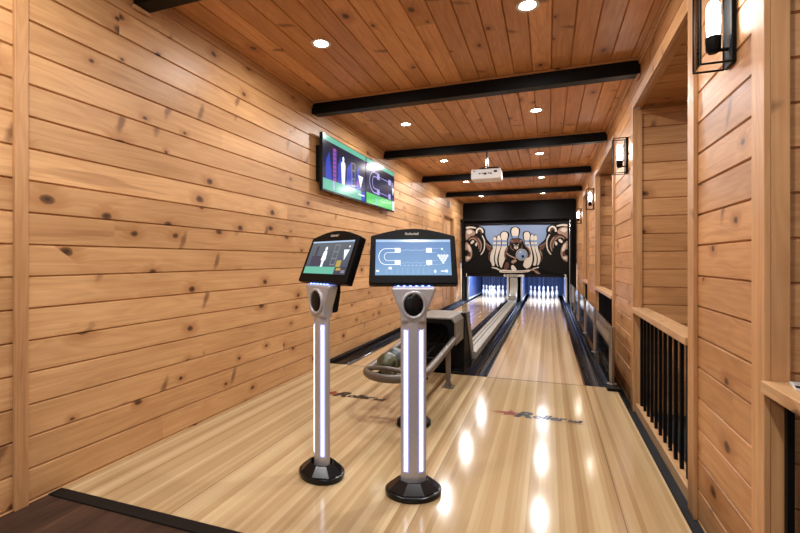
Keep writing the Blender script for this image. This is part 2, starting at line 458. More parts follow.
# door at the far end of the left wall
bm = B()
box(bm, XL - .12, XL - .075, DY0, DY1, 0, DZ, uv=True)
for a, b_ in ((DY0 + .12, DY0 + .55), (DY0 + .65, DY1 - .12)):
    for z0, z1 in ((.2, 1.0), (1.15, 2.3)): box(bm, XL - .076, XL - .06, a, b_, z0, z1, uv=True)
d = struct(obj('door_1', bm, 'rail', bevel=.006))
bm = B()
for a, b_ in ((DY0 - .09, DY0), (DY1, DY1 + .09)): box(bm, XL, XL + .022, a, b_, 0, DZ + .09, uv=True)
box(bm, XL, XL + .022, DY0, DY1, DZ, DZ + .09, uv=True)
for a, b_ in ((DY0, DY0 + .02), (DY1 - .02, DY1)): box(bm, XL - .12, XL, a, b_, 0, DZ, uv=True)
box(bm, XL - .12, XL, DY0 + .02, DY1 - .02, DZ - .02, DZ, uv=True)
struct(obj('trim_5', bm, 'trim', bevel=.003))
bm = B(); tube(bm, [(XL - .075, DY1 - .1, 1.05), (XL - .03, DY1 - .1, 1.05)], .012); lathe(bm, [(0, -.03), (.026, -.018), (.03, 0), (.026, .018), (0, .03)], 14, (XL - .02, DY1 - .1, 1.05))
obj('door_knob', bm, 'black', d, smooth=40)

# --- ceiling
bm = B(); boards(bm, (0, 0, ZC), (0, 1, 0), (1, 0, 0), Y0, YB, XL, XR + .02, pitch=.172, voff=.03, lens=(2.5, 4.8))
struct(obj('ceiling', bm, 'ceil'))

# --- right wall: pillars and headers of horizontal boards
bm = B(); prev = Y0
for a, b_ in OPEN + [(YE, YE)]:
    boards(bm, (XR, 0, 0), (0, -1, 0), (0, 0, 1), -a, -prev, ZL, ZC, lens=(2.2, 4.2))
    if a < YE: boards(bm, (XR, 0, 0), (0, -1, 0), (0, 0, 1), -b_, -a, ZH, ZC)
    prev = b_
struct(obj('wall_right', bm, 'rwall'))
bm = B(); box(bm, XR - .016, XR, Y0, YB, ZC - .06, ZC - .03, uv=True); box(bm, XR - .03, XR, Y0, YB, ZC - .03, ZC, uv=True)
struct(obj('trim_6', bm, 'trim', bevel=.004))
for i, (a, b_) in enumerate(OPEN):
    bm = B(); w = .11; jx = .06
    for y0, y1 in ((a - w, a), (b_, b_ + w)): box(bm, XR - .022, XR, y0, y1, ZL, ZH + w, uv=True)
    box(bm, XR - .022, XR, a, b_, ZH, ZH + w, uv=True)
    for y0, y1 in ((a - .02, a), (b_, b_ + .02)): box(bm, XR, XR + jx, y0, y1, ZL, ZH, uv=True)
    box(bm, XR, XR + jx, a, b_, ZH, ZH + .02, uv=True)
    struct(obj('trim_%d' % (7 + i), bm, 'trim', bevel=.003))
    # alcove behind the opening
    al = ('near', 'middle', 'deep', 'deepest')[i]
    xb = 2.9; yc = b_ + .03; yn = a - .5 if i else Y0
    bm = B(); boards(bm, (0, yc, 0), (1, 0, 0), (0, 0, 1), XR + jx, xb, ZL, ZC, lens=(1.2, 3.))
    box(bm, XR + jx, xb, yc + .012, yc + .08, ZL, ZC, uv=True)
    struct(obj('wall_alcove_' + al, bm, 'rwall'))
    bm = B(); box(bm, XR + jx, xb, yc - .02, yc - .001, ZH - .06, ZH - .012, uv=True); struct(obj('trim_%d' % (11 + i), bm, 'trim', bevel=.003))
    bm = B(); boards(bm, (0, 0, ZH + .02), (0, 1, 0), (1, 0, 0), yn, yc, XR + jx, xb, pitch=.172, lens=(1.5, 3)) if False else boards(bm, (0, 0, ZH + .02), (-1, 0, 0), (0, 1, 0), -xb, -(XR + jx), yn, yc, pitch=.172, lens=(1.5, 3))
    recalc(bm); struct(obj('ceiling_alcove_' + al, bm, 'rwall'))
    bm = B(); boards(bm, (xb, 0, 0), (0, -1, 0), (0, 0, 1), -yc, -yn, ZL, ZC)
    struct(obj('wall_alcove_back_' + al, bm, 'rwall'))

# --- far end
bm = B(); box(bm, XL, XR, YB, YB + .06, 2.44, ZC); box(bm, XL, -2.5, YB, YB + .06, .075, 2.44); box(bm, .6, XR, YB, YB + .06, .075, 2.44)
struct(obj('wall_far', bm, 'wallblack'))
bm = B(); box(bm, XL, XR, YE - .02, YE + .05, ZL, ZC); struct(obj('wall_rear', bm, 'wallblack'))

# ------------------------------------------------------------------ ceiling beams
BY = [2.13, 4.42, 6.75, 9.07, 11.42]
blab = ['short visible end of a black steel beam at the top left corner, nearest beam', 'long black steel ceiling beam just in front of the wall televisions',
        'black steel ceiling beam from which the projector hangs', 'black steel ceiling beam just behind the projector',
        'farthest black steel ceiling beam, closest to the black bulkhead']
for i, y in enumerate(BY):
    t = thing('ceiling_beam', blab[i], 'beam', ((XL + XR) / 2, y, 3.002), 0, 'black beams across the plank ceiling')
    hw = (XR - XL) / 2 - .005
    bm = B()                                            # I-section with plates closing it into a slim box
    box(bm, -hw, hw, 0, .115, 0, .126); obj('steel_beam', bm, 'beam', t, bevel=.004)
    obj('wood_nailer', bx(-hw, hw, -.012, .127, .1262, .147, uv=True), 'trim', t, bevel=.003)
    for s in (-1, 1):
        bm = B(); e = s * hw; box(bm, min(e, e - s * .02), max(e, e - s * .02), -.006, .121, -.024, -.001, uv=True); obj('end_ledger', bm, 'rail', t)

# ------------------------------------------------------------------ recessed ceiling lights
def make_light(loc, label):
    t = thing('recessed_light', label, 'ceiling light', loc, 0, 'recessed downlights in two rows')
    bm = B(); lathe(bm, [(.058, 0), (.078, 0), (.084, -.004), (.082, -.008), (.062, -.008), (.058, -.004)], 32); recalc(bm)
    obj('trim_ring', bm, 'white', t, smooth=40)
    bm = B(); lathe(bm, [(0, -.004), (.058, -.004), (.058, -.001), (0, -.001)], 32); recalc(bm); obj('lens', bm, 'lamp', t)
    return t
LY = [3.25, 5.56, 7.84, 10.1, 12.5]; LYB = [.95, -1.35]
names = ['nearest', 'second', 'third', 'fourth', 'farthest']
def lamp(loc, power):
    ld = bpy.data.lights.new('downlight', 'AREA'); ld.shape = 'DISK'; ld.size = .115; ld.energy = power; ld.color = (1., .975, .965)
    lo = bpy.data.objects.new('downlight', ld); C.objects.link(lo); lo.location = loc
    return lo
LP = 15.5
first = None
for xi, (x, side) in enumerate(((-1.83, 'left'), (-.14, 'right'))):
    for i, y in enumerate(LY + LYB):
        lab = ('round recessed downlight, %s of the five in the %s ceiling row' % (names[i], side)) if i < 5 else 'round recessed downlight in the %s ceiling row behind the camera, %s one' % (side, ('nearer', 'farther')[i - 5])
        t = make_light((x, y, ZC), lab) if first is None else dup(first, (x, y, ZC), lab)
        first = first or t
        lo = lamp((0, 0, -.0095), LP); lo.parent = t

# ------------------------------------------------------------------ wall sconces
SL = ['black lantern sconce cut by the top edge, on the nearest plank pillar', 'black lantern sconce on the second plank pillar, above the railings',
      'small lit lantern sconce on the third plank pillar', 'smallest lit lantern sconce, beside the black masking wall']
def make_sconce(loc, label):
    t = thing('wall_sconce', label, 'wall lamp', loc, 0, 'lantern sconces on the right wall')
    obj('back_plate', bx(-.018, 0, -.048, .048, -.19, .19), 'black', t, bevel=.003)
    bm = B(); r = .005; x0, x1, w, z0, z1 = -.14, -.018, .05, -.185, .185
    for z in (z0, z1):
        tube(bm, [(x1, -w, z), (x0, -w, z), (x0, w, z), (x1, w, z)], r, 6)
    for s in (-w, w): tube(bm, [(x0, s, z0), (x0, s, z1)], r, 6); tube(bm, [(x1, s, z0), (x1, s, z1)], r, 6)
    obj('frame', bm, 'black', t)
    bm = B()
    box(bm, x0 + .004, x0 + .006, -w + .006, w - .006, z0 + .006, z1 - .006)
    obj('glass_pane', bm, 'lanternglass', t)
    bm = B(); tube(bm, [(-.018, 0, -.11), (-.075, 0, -.11)], .008, 8); lathe(bm, [(0, -.125), (.02, -.12), (.03, -.105), (.032, -.05), (.026, -.045), (0, -.045)], 16, (-.075, 0, 0)); recalc(bm)
    obj('socket', bm, 'black', t, smooth=40)
    bm = B(); lathe(bm, [(0, -.045), (.024, -.04), (.028, .02), (.026, .1), (.016, .118), (0, .122)], 18, (-.075, 0, 0)); recalc(bm)
    obj('bulb', bm, 'bulb', t, smooth=60)
    return t
fs = None
for i, y in enumerate((2.36, 5.12, 8.55, 11.75)):
    t = make_sconce((XR, y, 2.38), SL[i]) if fs is None else dup(fs, (XR, y, 2.41), SL[i])
    fs = fs or t

# ------------------------------------------------------------------ railings in the openings
RL = ['dark baluster railing at the right edge of the photo, with a leaflet on it', 'railing with pine top rail and twelve black bars between the near pillars',
      'railing beyond the second plank pillar, behind the near end of the glass', 'farthest railing, between the third and fourth plank pillars']
for i, (a, b_) in enumerate(OPEN):
    t = thing('railing', RL[i], 'railing', (XR + .03, a, ZL), 0, 'railings filling the wall openings')
    L = b_ - a - .004
    obj('top_rail', bx(-.065, .075, .002, L, .965, 1.012, uv=True), 'rail', t, bevel=.004)
    obj('bottom_rail', bx(-.03, .06, .002, L, 0, .085, uv=True), 'rail', t, bevel=.004)
    n = 12 if i == 1 else round(L / .142); ph = .11 if i == 0 else .0
    for k in range(n):
        y = L - (k + .5) * L / n if i != 0 else L - .035 - k * .142
        if y < .05: continue
        obj('baluster', bx(-.001, .021, y - .011, y + .011, .08, .97), 'black', t)
bm = B(); T = Matrix.Translation((XR + .068, 1.925, ZL + 1.0125)) @ Matrix.Rotation(-.25, 4, 'Z')
prism(bm, [(-.034, -.055), (.034, -.055), (.034, .055), (-.034, .055)], T @ Matrix.Translation((0, 0, .006)), .006)
flat(bm, [(-.03, -.05), (.03, -.05), (.03, -.005), (-.03, -.005)], T, .0065, 1)
flat(bm, [(-.024, .014), (.024, .014), (.024, .022), (-.024, .022)], T, .0065, 1); flat(bm, [(-.024, .036), (.024, .036), (.024, .042), (-.024, .042)], T, .0065, 1)
tag(obj('leaflet', bm, ['paper', 'ink']), 'small black and white leaflet lying on the near right rail', 'leaflet')

# ------------------------------------------------------------------ lanes
def gutter(bm, x0, x1, y0, y1):
    """black trough with lips"""
    w = x1 - x0; pr = [(0, -.004), (.018, -.004), (.022, -.02)]
    for i in range(9):
        a = PI + PI * i / 8; pr.append((w / 2 + (w / 2 - .03) * math.cos(a), -.025 + .075 * math.sin(a)))
    pr += [(w - .022, -.02), (w - .018, -.004), (w, -.004), (w, -.15), (0, -.15)]
    A = [bm.verts.new((x0 + p, y0, q)) for p, q in pr]; Bv = [bm.verts.new((x0 + p, y1, q)) for p, q in pr]
    n = len(pr)
    for i in range(n): bm.faces.new((A[i], Bv[i], Bv[(i+1) % n], A[(i+1) % n]))
    bm.faces.new(A[::-1]); bm.faces.new(Bv); recalc(bm)
YD = 16.6
for (a, b_, ga, gb, lab) in ((-2.32, -1.33, -2.56, -1.10, 'left bowling lane of pale boards, running beside the plank wall'),
                             (-.64, .35, -.87, .585, 'right bowling lane of pale boards, running beside the glass barrier')):
    t = thing('bowling_lane', lab, 'bowling lane', (0, FOUL, 0), 0, 'bowling lanes')
    obj('lane_surface', bx(a, b_, .004, YD - FOUL, -.14, 0), 'lane', t)
    for x0, x1 in ((ga, a), (b_, gb)):
        bm = B(); gutter(bm, x0 + .001, x1 - .001, .004, YD - FOUL); obj('gutter', bm, 'gut', t, smooth=50)
    obj('foul_line', bx(a, b_, -.006, .0035, -.01, .0012), 'ink', t)
bm = B(); box(bm, XL + .002, -2.56, FOUL + .004, YD, ZL, .045); box(bm, XL + .03, -2.575, FOUL + .004, YD, .045, .06)
tag(obj('lane_kerb', bm, 'gut', bevel=.01), 'black raised kerb between left plank wall and left gutter', 'kerb')
bm = B(); box(bm, .586, .66, FOUL - .0, YD, ZL, .022)
kr = tag(obj('lane_kerb', bm, 'gut', bevel=.006), 'black kerb under the glass barrier, right of right lane', 'kerb')

# ------------------------------------------------------------------ pins
def pin_profile():
    return [(0, 0), (.026, 0), (.029, .004), (.040, .05), (.0545, .095), (.0595, .118), (.0575, .145), (.046, .19), (.030, .235), (.0235, .262), (.0235, .272), (.0275, .30), (.0315, .335), (.030, .355), (.021, .374), (.010, .3805), (0, .381)]
def make_pin(loc, label, grp):
    t = thing('bowling_pin', label, 'bowling pin', loc, 0, grp)
    bm = B(); lathe(bm, pin_profile(), 20); recalc(bm); obj('pin_body', bm, 'pin', t, smooth=60)
    bm = B()
    for z, r in ((.242, .0292), (.262, .0245)): lathe(bm, [(r, z), (r + .0004, z + .004), (r - .0006, z + .010), (r - .004, z + .010), (r - .004, z)], 20)
    recalc(bm); obj('neck_stripe', bm, 'red', t)
    bm = B(); tube(bm, [(0, 0, .379), (0, 0, 1.25)], .002, 6); obj('string', bm, 'cord', t)
    return t
rn = ['front', 'second', 'third', 'back']
pn = {1: ['only pin of the front row'], 2: ['left', 'right'], 3: ['left', 'centre', 'right'], 4: ['leftmost', 'inner left', 'inner right', 'rightmost']}
fp = None
for cx, side in ((-1.83, 'left'), (-.145, 'right')):
    for r in range(4):
        for k in range(r + 1):
            x = cx + (k - r / 2) * .29; y = 15.35 + r * .255
            lab = 'white bowling pin, %s at the end of the %s lane' % ('single head pin in front', side) if r == 0 else 'white bowling pin, %s in the %s row at the end of the %s lane' % (pn[r + 1][k], rn[r], side)
            if fp is None: fp = make_pin((x, y, 0), lab, 'string pins'); o = fp
            else: o = dup(fp, (x, y, 0), lab)
            o['group'] = 'pins at the end of the %s lane' % side
# pit: curtain and side panels
for a, b_, s in ((-2.44, -1.2, 'left'), (-.77, .5, 'right')):
    bm = B(); n = 60
    ys = [17.0 + .018 * math.sin(i * 1.35) for i in range(n + 1)]
    for z0, z1 in ((-.02, 1.4),):
        P0 = [bm.verts.new((a + (b_ - a) * i / n, ys[i], z0)) for i in range(n + 1)]; P1 = [bm.verts.new((a + (b_ - a) * i / n, ys[i], z1)) for i in range(n + 1)]
        Q0 = [bm.verts.new((a + (b_ - a) * i / n, ys[i] + .012, z0)) for i in range(n + 1)]; Q1 = [bm.verts.new((a + (b_ - a) * i / n, ys[i] + .012, z1)) for i in range(n + 1)]
        for i in range(n):
            bm.faces.new((P0[i], P0[i+1], P1[i+1], P1[i])); bm.faces.new((Q0[i+1], Q0[i], Q1[i], Q1[i+1]))
            bm.faces.new((P1[i], P1[i+1], Q1[i+1], Q1[i])); bm.faces.new((P0[i+1], P0[i], Q0[i], Q0[i+1]))
    tag(obj('pit_curtain', bm, 'curtain', smooth=60), 'dark blue rippled curtain hanging behind the pins of the %s lane' % s, 'curtain', 'pit curtains')
for x, lab in ((-2.47, 'blue side panel with white front edge, at the far left of the left pins'), (-1.2, 'blue side panel with white front edge, right of the left pins'),
               (-.78, 'blue side panel with white front edge, left of the right pins'), (.52, 'blue side panel with white front edge, at the far right of the right pins')):
    t = thing('side_panel', lab, 'panel', (x, 14.0, 0), 0, 'panels flanking the pins')
    obj('panel_board', bx(-.014, .014, .03, 2.9, .003, 1.2), 'blue', t)
    obj('front_edge', bx(-.03, .03, 0, .03, .003, 1.1), 'white', t, bevel=.006)
    obj('base_strip', bx(-.02, .02, .03, 2.9, .003, .06), 'white', t)

# masking unit with the mural
t = thing('masking_unit', 'black framed mural of bears and bowling pins above the lanes', 'mural', (-.96, 13.5, 0))
hx = 1.53; zb, zt = .86, 2.38
bm = B()
box(bm, -hx, hx, -.03, .1, zt, zt + .05); box(bm, -hx, hx, -.03, .1, zb - .075, zb); box(bm, -hx, -hx + .03, -.03, .1, zb, zt); box(bm, hx - .03, hx, -.03, .1, zb, zt)
obj('frame', bm, 'gloss', t, bevel=.004)
bm = B(); box(bm, -hx - .1, hx + .1, -.1, .28, zt + .13, zt + .2); box(bm, hx + .02, hx + .08, -.06, .05, .07, zt + .13); box(bm, -hx - .08, -hx - .02, -.06, .05, .07, zt + .13); box(bm, -hx - .02, hx + .02, .05, .1, zt + .05, zt + .13)
obj('surround', bm, 'black', t, bevel=.004)
bm = B(); box(bm, hx + .022, hx + .034, -.066, -.06, .08, zt + .1); obj('edge_strip', bm, 'chrome', t)
pan = obj('mural_panel', bx(-hx + .03, hx - .03, 0, .03, zb, zt), 'a_black', t)
# mural drawing: traced units (85..628 across, 185..450 down) turned into metres on the mural's own plane
A = {n: i for i, n in enumerate(('a_sky', 'a_cream', 'a_tan', 'a_brown', 'a_black', 'a_blue'))}
SN, CS = math.sin(math.atan(148 / 430)), math.cos(math.atan(148 / 430))
def mx(p):
    k = (50 + p[0] / 5.333) / 430; d = 13.49 / (k * SN + CS)
    return (d * (k * CS - SN) + .96, 1.3 + d * (70 - p[1] / 5.333) / 430)
MIR = -.945 + .96                                         # the mural's middle
TM = Matrix(((1, 0, 0, 0), (0, 0, -1, -.0005), (0, 1, 0, 0), (0, 0, 0, 1)))       # xy -> xz, height towards the viewer
XMIN, XMAX = -hx + .032, hx - .032
lay = [0]
bm = B()
def put(col, q):
    lay[0] += 1
    flat(bm, [(max(XMIN, min(XMAX, x)), max(zb + .004, min(zt - .004, z))) for x, z in q], TM, .0006 * lay[0], A[col])
def P(col, pts, sm=True, mir=False):
    q = [mx(p) for p in (smooth_loop(pts) if sm else pts)]
    if mir: q = [(2 * MIR - x, z) for x, z in q][::-1]
    put(col, q)
def S(col, pts, w, mir=False):
    lay[0] += 1
    q = [mx((p.x, p.y)) for p in smooth_path([(*p, 0) for p in pts], 5)]
    if mir: q = [(2 * MIR - x, z) for x, z in q]
    q = [(max(XMIN, min(XMAX, x)), z) for x, z in q]
    stroke(bm, q, w * 3. / 543, TM, .0006 * lay[0], A[col])
def g(*ps): return [(160 + x * .6504, 133.3 + y * .6504) for x, y in ps]          # middle group
def h(*ps): return [(53.3 + x * .5498, 133.3 + y * .5498) for x, y in ps]         # bear head
P('a_sky', [(150, 186), (350, 186), (548, 186), (528, 230), (512, 262), (480, 300), (470, 330), (240, 330), (228, 300), (196, 262), (180, 215)], False)
# pins: body outline, cream body, stripes; each curves away from the middle
def mpin(out, stripes):
    c = (sum(p[0] for p in out) / len(out), sum(p[1] for p in out) / len(out))
    P('a_black', [(c[0] + (x - c[0]) * 1.34, c[1] + (y - c[1]) * 1.05) for x, y in out]); P('a_cream', out)
    for st in stripes: P('a_blue', st, False)
P('a_cream', g((86, 290), (72, 350), (84, 425), (130, 442), (185, 458), (400, 458), (450, 440), (490, 425), (506, 345), (486, 280), (400, 250), (160, 250)))
P('a_black', g((92, 290), (79, 350), (90, 418), (140, 434), (190, 452), (395, 452), (440, 434), (484, 418), (499, 345), (480, 285), (400, 255), (160, 255)))
for o_, st in ((((121, 178), (109, 190), (107, 225), (100, 270), (84, 330), (84, 375), (98, 415), (118, 415), (122, 370), (128, 300), (133, 230), (134, 192)), ((107, 133), )),
               (((454, 165), (443, 178), (444, 225), (450, 290), (460, 350), (462, 405), (480, 408), (494, 375), (495, 335), (478, 280), (468, 225), (466, 178)), ((444, 467), )),
               (((156, 166), (141, 182), (140, 225), (134, 280), (124, 340), (126, 385), (142, 418), (162, 418), (166, 370), (170, 300), (172, 225), (172, 182)), ((140, 172), )),
               (((428, 158), (414, 175), (416, 225), (424, 290), (434, 350), (434, 405), (452, 415), (464, 385), (463, 340), (450, 280), (441, 225), (441, 175)), ((415, 441), )),
               (((200, 137), (175, 152), (173, 180), (180, 215), (176, 260), (160, 320), (154, 370), (164, 420), (190, 440), (215, 420), (220, 340), (222, 260), (220, 210), (228, 170), (222, 148)), ((178, 222), )),
               (((384, 137), (362, 150), (360, 178), (366, 215), (372, 262), (365, 320), (352, 375), (358, 420), (385, 438), (415, 420), (430, 370), (428, 320), (414, 262), (404, 215), (409, 175), (404, 148)), ((366, 405), )),
               (((288, 100), (262, 114), (258, 145), (268, 190), (262, 240), (240, 300), (240, 400), (335, 400), (335, 300), (314, 240), (308, 190), (318, 145), (314, 114)), ((266, 310), ))):
    mpin(g(*o_), [g((x0, y0), (x1, y0), (x1, y0 + 18), (x0, y0 + 18)) for x0, x1 in st for y0 in ((206, 238) if o_[0][1] > 120 else (172, 202))])
# standing bear with a ball
P('a_black', g((250, 200), (295, 190), (345, 200), (362, 240), (400, 270), (416, 310), (405, 345), (388, 350), (360, 380), (350, 430), (330, 452), (190, 452), (186, 410), (205, 360), (200, 310), (215, 270), (240, 245)))
P('a_brown', g((258, 205), (295, 196), (335, 205), (340, 228), (320, 232), (297, 225), (275, 232), (252, 228)))
for cx in (258, 338): P('a_tan', g(*circ(cx, 212, 9))); P('a_black', g(*circ(cx, 214, 5)))
P('a_brown', g((250, 235), (262, 270), (285, 290), (270, 292), (248, 270))); P('a_brown', g((345, 238), (336, 268), (314, 288), (330, 286), (350, 262)))
P('a_tan', g(*circ(297, 264, 19, 18))); P('a_cream', g(*circ(297, 266, 14, 12))); P('a_black', g(*circ(297, 256, 7, 6))); P('a_black', g((290, 268), (304, 268), (297, 278)), False)
for cx in (280, 315): P('a_cream', g(*circ(cx, 243, 4)))
S('a_tan', g((212, 306), (236, 328), (262, 342), (296, 356)), 7); S('a_brown', g((222, 280), (215, 300), (206, 330), (214, 360)), 9); S('a_tan', g((228, 268), (216, 286), (212, 300)), 4)
P('a_tan', g((258, 380), (280, 366), (300, 370), (296, 384), (276, 396), (262, 394)))
S('a_brown', g((378, 258), (402, 284), (408, 318), (400, 342)), 8); S('a_tan', g((372, 254), (396, 274), (410, 304)), 3)
P('a_brown', g((205, 400), (225, 385), (240, 410), (228, 440), (200, 446))); P('a_cream', g((256, 420), (274, 412), (300, 446), (286, 456), (262, 452)))
P('a_cream', g(*circ(342, 325, 47))); P('a_black', g(*circ(342, 325, 43))); P('a_blue', g(*circ(342, 325, 39))); P('a_sky', g(*circ(334, 310, 22, 16))); P('a_black', g(*circ(352, 340, 12))); P('a_cream', g(*circ(330, 303, 6)))
P('a_cream', g((160, 458), (190, 448), (240, 452), (330, 456), (400, 448), (408, 462), (340, 472), (180, 472))); S('a_brown', g((180, 462), (280, 466), (390, 460)), 2)
P('a_tan', g((404, 450), (430, 442), (470, 462), (496, 484), (462, 476), (440, 458))); P('a_brown', g((440, 448), (462, 446), (480, 462), (462, 462)))
# two big bear heads, one each side
for m_ in (False, True):
    def PP(c, *ps): P(c, h(*ps), True, m_)
    def SS(c, w, *ps): S(c, h(*ps), w, m_)
    PP('a_black', (40, 100), (130, 106), (200, 112), (240, 150), (244, 200), (262, 250), (312, 296), (318, 330), (290, 360), (284, 420), (300, 520), (40, 540))
    PP('a_black', *circ(197, 165, 50)); SS('a_cream', 9, (162, 178), (166, 148), (190, 130), (214, 142), (224, 172)); PP('a_brown', *circ(194, 168, 20, 24)); PP('a_black', *circ(188, 178, 15, 20))
    PP('a_cream', (62, 118), (100, 112), (150, 120), (152, 132), (110, 128), (66, 134))
    PP('a_tan', (60, 152), (88, 138), (126, 146), (150, 176), (136, 200), (108, 206), (84, 226), (60, 240)); PP('a_cream', (66, 158), (92, 146), (122, 158), (112, 176), (82, 186))
    PP('a_brown', (92, 226), (128, 210), (168, 214), (204, 250), (214, 300), (196, 340), (178, 300), (156, 250), (120, 236))
    SS('a_tan', 5, (88, 246), (112, 228), (142, 230), (170, 256)); PP('a_cream', (104, 268), (124, 246), (140, 252), (132, 270), (112, 282)); PP('a_cream', (148, 290), (160, 268), (170, 276), (162, 304))
    SS('a_cream', 6, (216, 200), (238, 248), (240, 300), (230, 346), (204, 386)); SS('a_tan', 5, (176, 226), (202, 268), (208, 312), (194, 356)); SS('a_tan', 3, (170, 262), (184, 296), (182, 330))
    PP('a_tan', (56, 276), (88, 282), (114, 326), (120, 384), (102, 430), (56, 442)); PP('a_cream', (74, 290), (96, 300), (110, 340), (104, 360), (84, 336)); PP('a_brown', (74, 352), (104, 366), (100, 402), (78, 396)); PP('a_black', (54, 342), (80, 346), (86, 372), (74, 394), (54, 396))
    PP('a_cream', (70, 408), (98, 406), (96, 424), (70, 432))
    PP('a_brown', (252, 284), (284, 300), (306, 322), (300, 346), (272, 336)); SS('a_tan', 3, (242, 268), (276, 290), (308, 312)); SS('a_brown', 4, (284, 360), (280, 410), (292, 450))
obj('bear_artwork', bm, ['a_sky', 'a_cream', 'a_tan', 'a_brown', 'a_black', 'a_blue'], pan)
for s, x in (('1', -hx + .03), ('2', hx - .13)):
    bm = B(); text(bm, s, .15, Matrix.Translation((x, -.0315, zb - .085)) @ TM, offset=.004); obj('lane_number', bm, 'white', t)
bm = B(); T = Matrix.Translation((-.29, -.0315, zb - .055)) @ TM
prism(bm, [(-.02, -.012), (.56, -.012), (.58, .02), (.56, .055), (-.02, .055), (-.04, .02)], T, .004, 0); text(bm, 'Rollerball', .085, T, 1, .2, .001, .002, sx=1.15)
obj('name_plate', bm, ['a_cream', 'ink'], t)
# light over the pins
for x in (-1.83, -.14):
    ld = bpy.data.lights.new('pin_light', 'AREA'); ld.shape = 'RECTANGLE'; ld.size = 1.1; ld.size_y = .12; ld.energy = 130; ld.color = (.58, .72, 1.)
    lo = bpy.data.objects.new('pin_light', ld); C.objects.link(lo); lo.location = (x, 14.25, 1.25); lo.rotation_euler = (math.radians(2), 0, 0)

# ------------------------------------------------------------------ glass barrier
t = thing('glass_barrier', 'low barrier of glass panels on metal posts along the right gutter', 'glass barrier', (.62, 4.9, .022))
n = 6; sp = 1.63
for k in range(n):
    y = k * sp
    bm = B(); lathe(bm, [(0, 0), (.05, 0), (.05, .008), (.024, .012), (.024, .57), (.028, .572), (.028, .59), (0, .592)], 16, (0, y, 0)); recalc(bm)
    obj('post', bm, 'steel', t, smooth=40)
    if k < n - 1: obj('glass_panel', bx(-.005, .005, y + .03, y + sp - .03, .06, .6), 'glass', t)
bm = bx(.556, .68, FOUL - .13, FOUL - .001, .001, .03); tag(obj('post_block', bm, 'black', bevel=.004), 'small black block on the approach in front of the glass barrier', 'block')

# ------------------------------------------------------------------ ball return
t = thing('ball_return', 'grey ball return with rail loop, hood and long track between the lanes', 'ball return', (-1.22, 3.2, 0))
xr_, xl_ = .255, -.265
def zr(y): return .355 + .10 * max(0, min(1, (y - .45) / 1.1))
loop = [(xr_, 1.62, .455), (xr_, 1.1, .405), (xr_, .5, .36)]
loop += [(.255 * math.cos(a) - .0, .27 - .27 * math.sin(a), .355) for a in [PI * i / 10 for i in range(11)]]
loop += [(xl_, .5, .36), (xl_, 1.1, .405), (xl_, 1.62, .455)]
bm = B(); tube(bm, smooth_path(loop, 5), .034, 14); obj('rail_loop', bm, 'pewter', t, smooth=60)
for x in (-.17, -.03, .06, .18):
    bm = B(); tube(bm, smooth_path([(x, .2, .318), (x, .6, .325), (x, 1.1, .35), (x, 2.1, .42)], 4), .012, 8); obj('inner_rail', bm, 'black', t, smooth=60)
bm = B()
for y in (.3, .85, 1.35): box(bm, -.27, .26, y, y + .025, zr(y) - .065, zr(y) - .045)
obj('cross_bar', bm, 'black', t)
bm = B(); tube(bm, smooth_path([(-.225, .16, .375), (-.15, .1, .405), (-.03, .075, .415), (.1, .09, .40), (.2, .14, .375)], 5), .02, 10); obj('ball_stop', bm, 'pewter', t, smooth=60)
for x, y, h, rd in ((.212, .065, .34, .135), (xr_, 1.12, .38, 0), (xl_ + .02, 1.25, .39, 0)):
    bm = B(); lathe(bm, [(0, .03), (.026, .03), (.026, h), (0, h)], 16, (x, y, 0)); recalc(bm); L = obj('leg', bm, 'pewter', t, smooth=40)
    bm = B()
    if rd: lathe(bm, [(0, 0), (rd, 0), (rd, .028), (rd * .9, .04), (.05, .045), (.03, .06), (0, .06)], 28, (x, y, 0)); recalc(bm)
    else: box(bm, x - .06, x + .06, y - .05, y + .05, 0, .014); lathe(bm, [(0, .014), (.04, .014), (.034, .05), (0, .05)], 16, (x, y, 0)); recalc(bm)
    obj('foot_plate', bm, 'black' if rd else 'pewter', L, smooth=40)
# hood: arched shell, open at the front, on a leaning pedestal
xh0, xh1 = -.22, .275; yf, yb = 1.4, 2.08; zt_ = .67
out = [(xh0, .37), (xh0, zt_ - .055), (xh0 + .045, zt_), (xh1 - .045, zt_), (xh1, zt_ - .055), (xh1, .37)]
inn = [(xh0 + .018, .37), (xh0 + .018, zt_ - .062), (xh0 + .05, zt_ - .022), (xh1 - .05, zt_ - .022), (xh1 - .018, zt_ - .062), (xh1 - .018, .37)]
bm = B()
rings = [[bm.verts.new((x, y, z)) for x, z in pr] for pr, y in ((out, yf), (inn, yf), (inn, yb), (out, yb))]
for a_, b_ in ((0, 1), (1, 2), (2, 3), (3, 0)):
    for j in range(5):
        f = bm.faces.new((rings[a_][j], rings[a_][j+1], rings[b_][j+1], rings[b_][j]))
        if a_ == 1: f.material_index = 1
for j in (0, 5): bm.faces.new([rings[k][j] for k in range(4)])
recalc(bm); obj('hood', bm, ['taupe', 'black'], t, bevel=.006)
bm = B()                                                  # dark front mask with an arched mouth
arch = [(xh0 + .02, .37), (xh0 + .02, zt_ - .062), (xh0 + .05, zt_ - .024), (xh1 - .05, zt_ - .024), (xh1 - .02, zt_ - .062), (xh1 - .02, .37)]
mouth = [(xh1 - .075, .37), (xh1 - .075, .5), (xh1 - .11, .575), (xh1 - .17, .6), (xh0 + .17, .6), (xh0 + .11, .575), (xh0 + .075, .5), (xh0 + .075, .37)]
TH = Matrix(((1, 0, 0, 0), (0, 0, -1, yf + .03), (0, 1, 0, 0), (0, 0, 0, 1)))
prism(bm, arch + mouth, TH, .02); recalc(bm); obj('hood_mouth', bm, 'gloss', t)
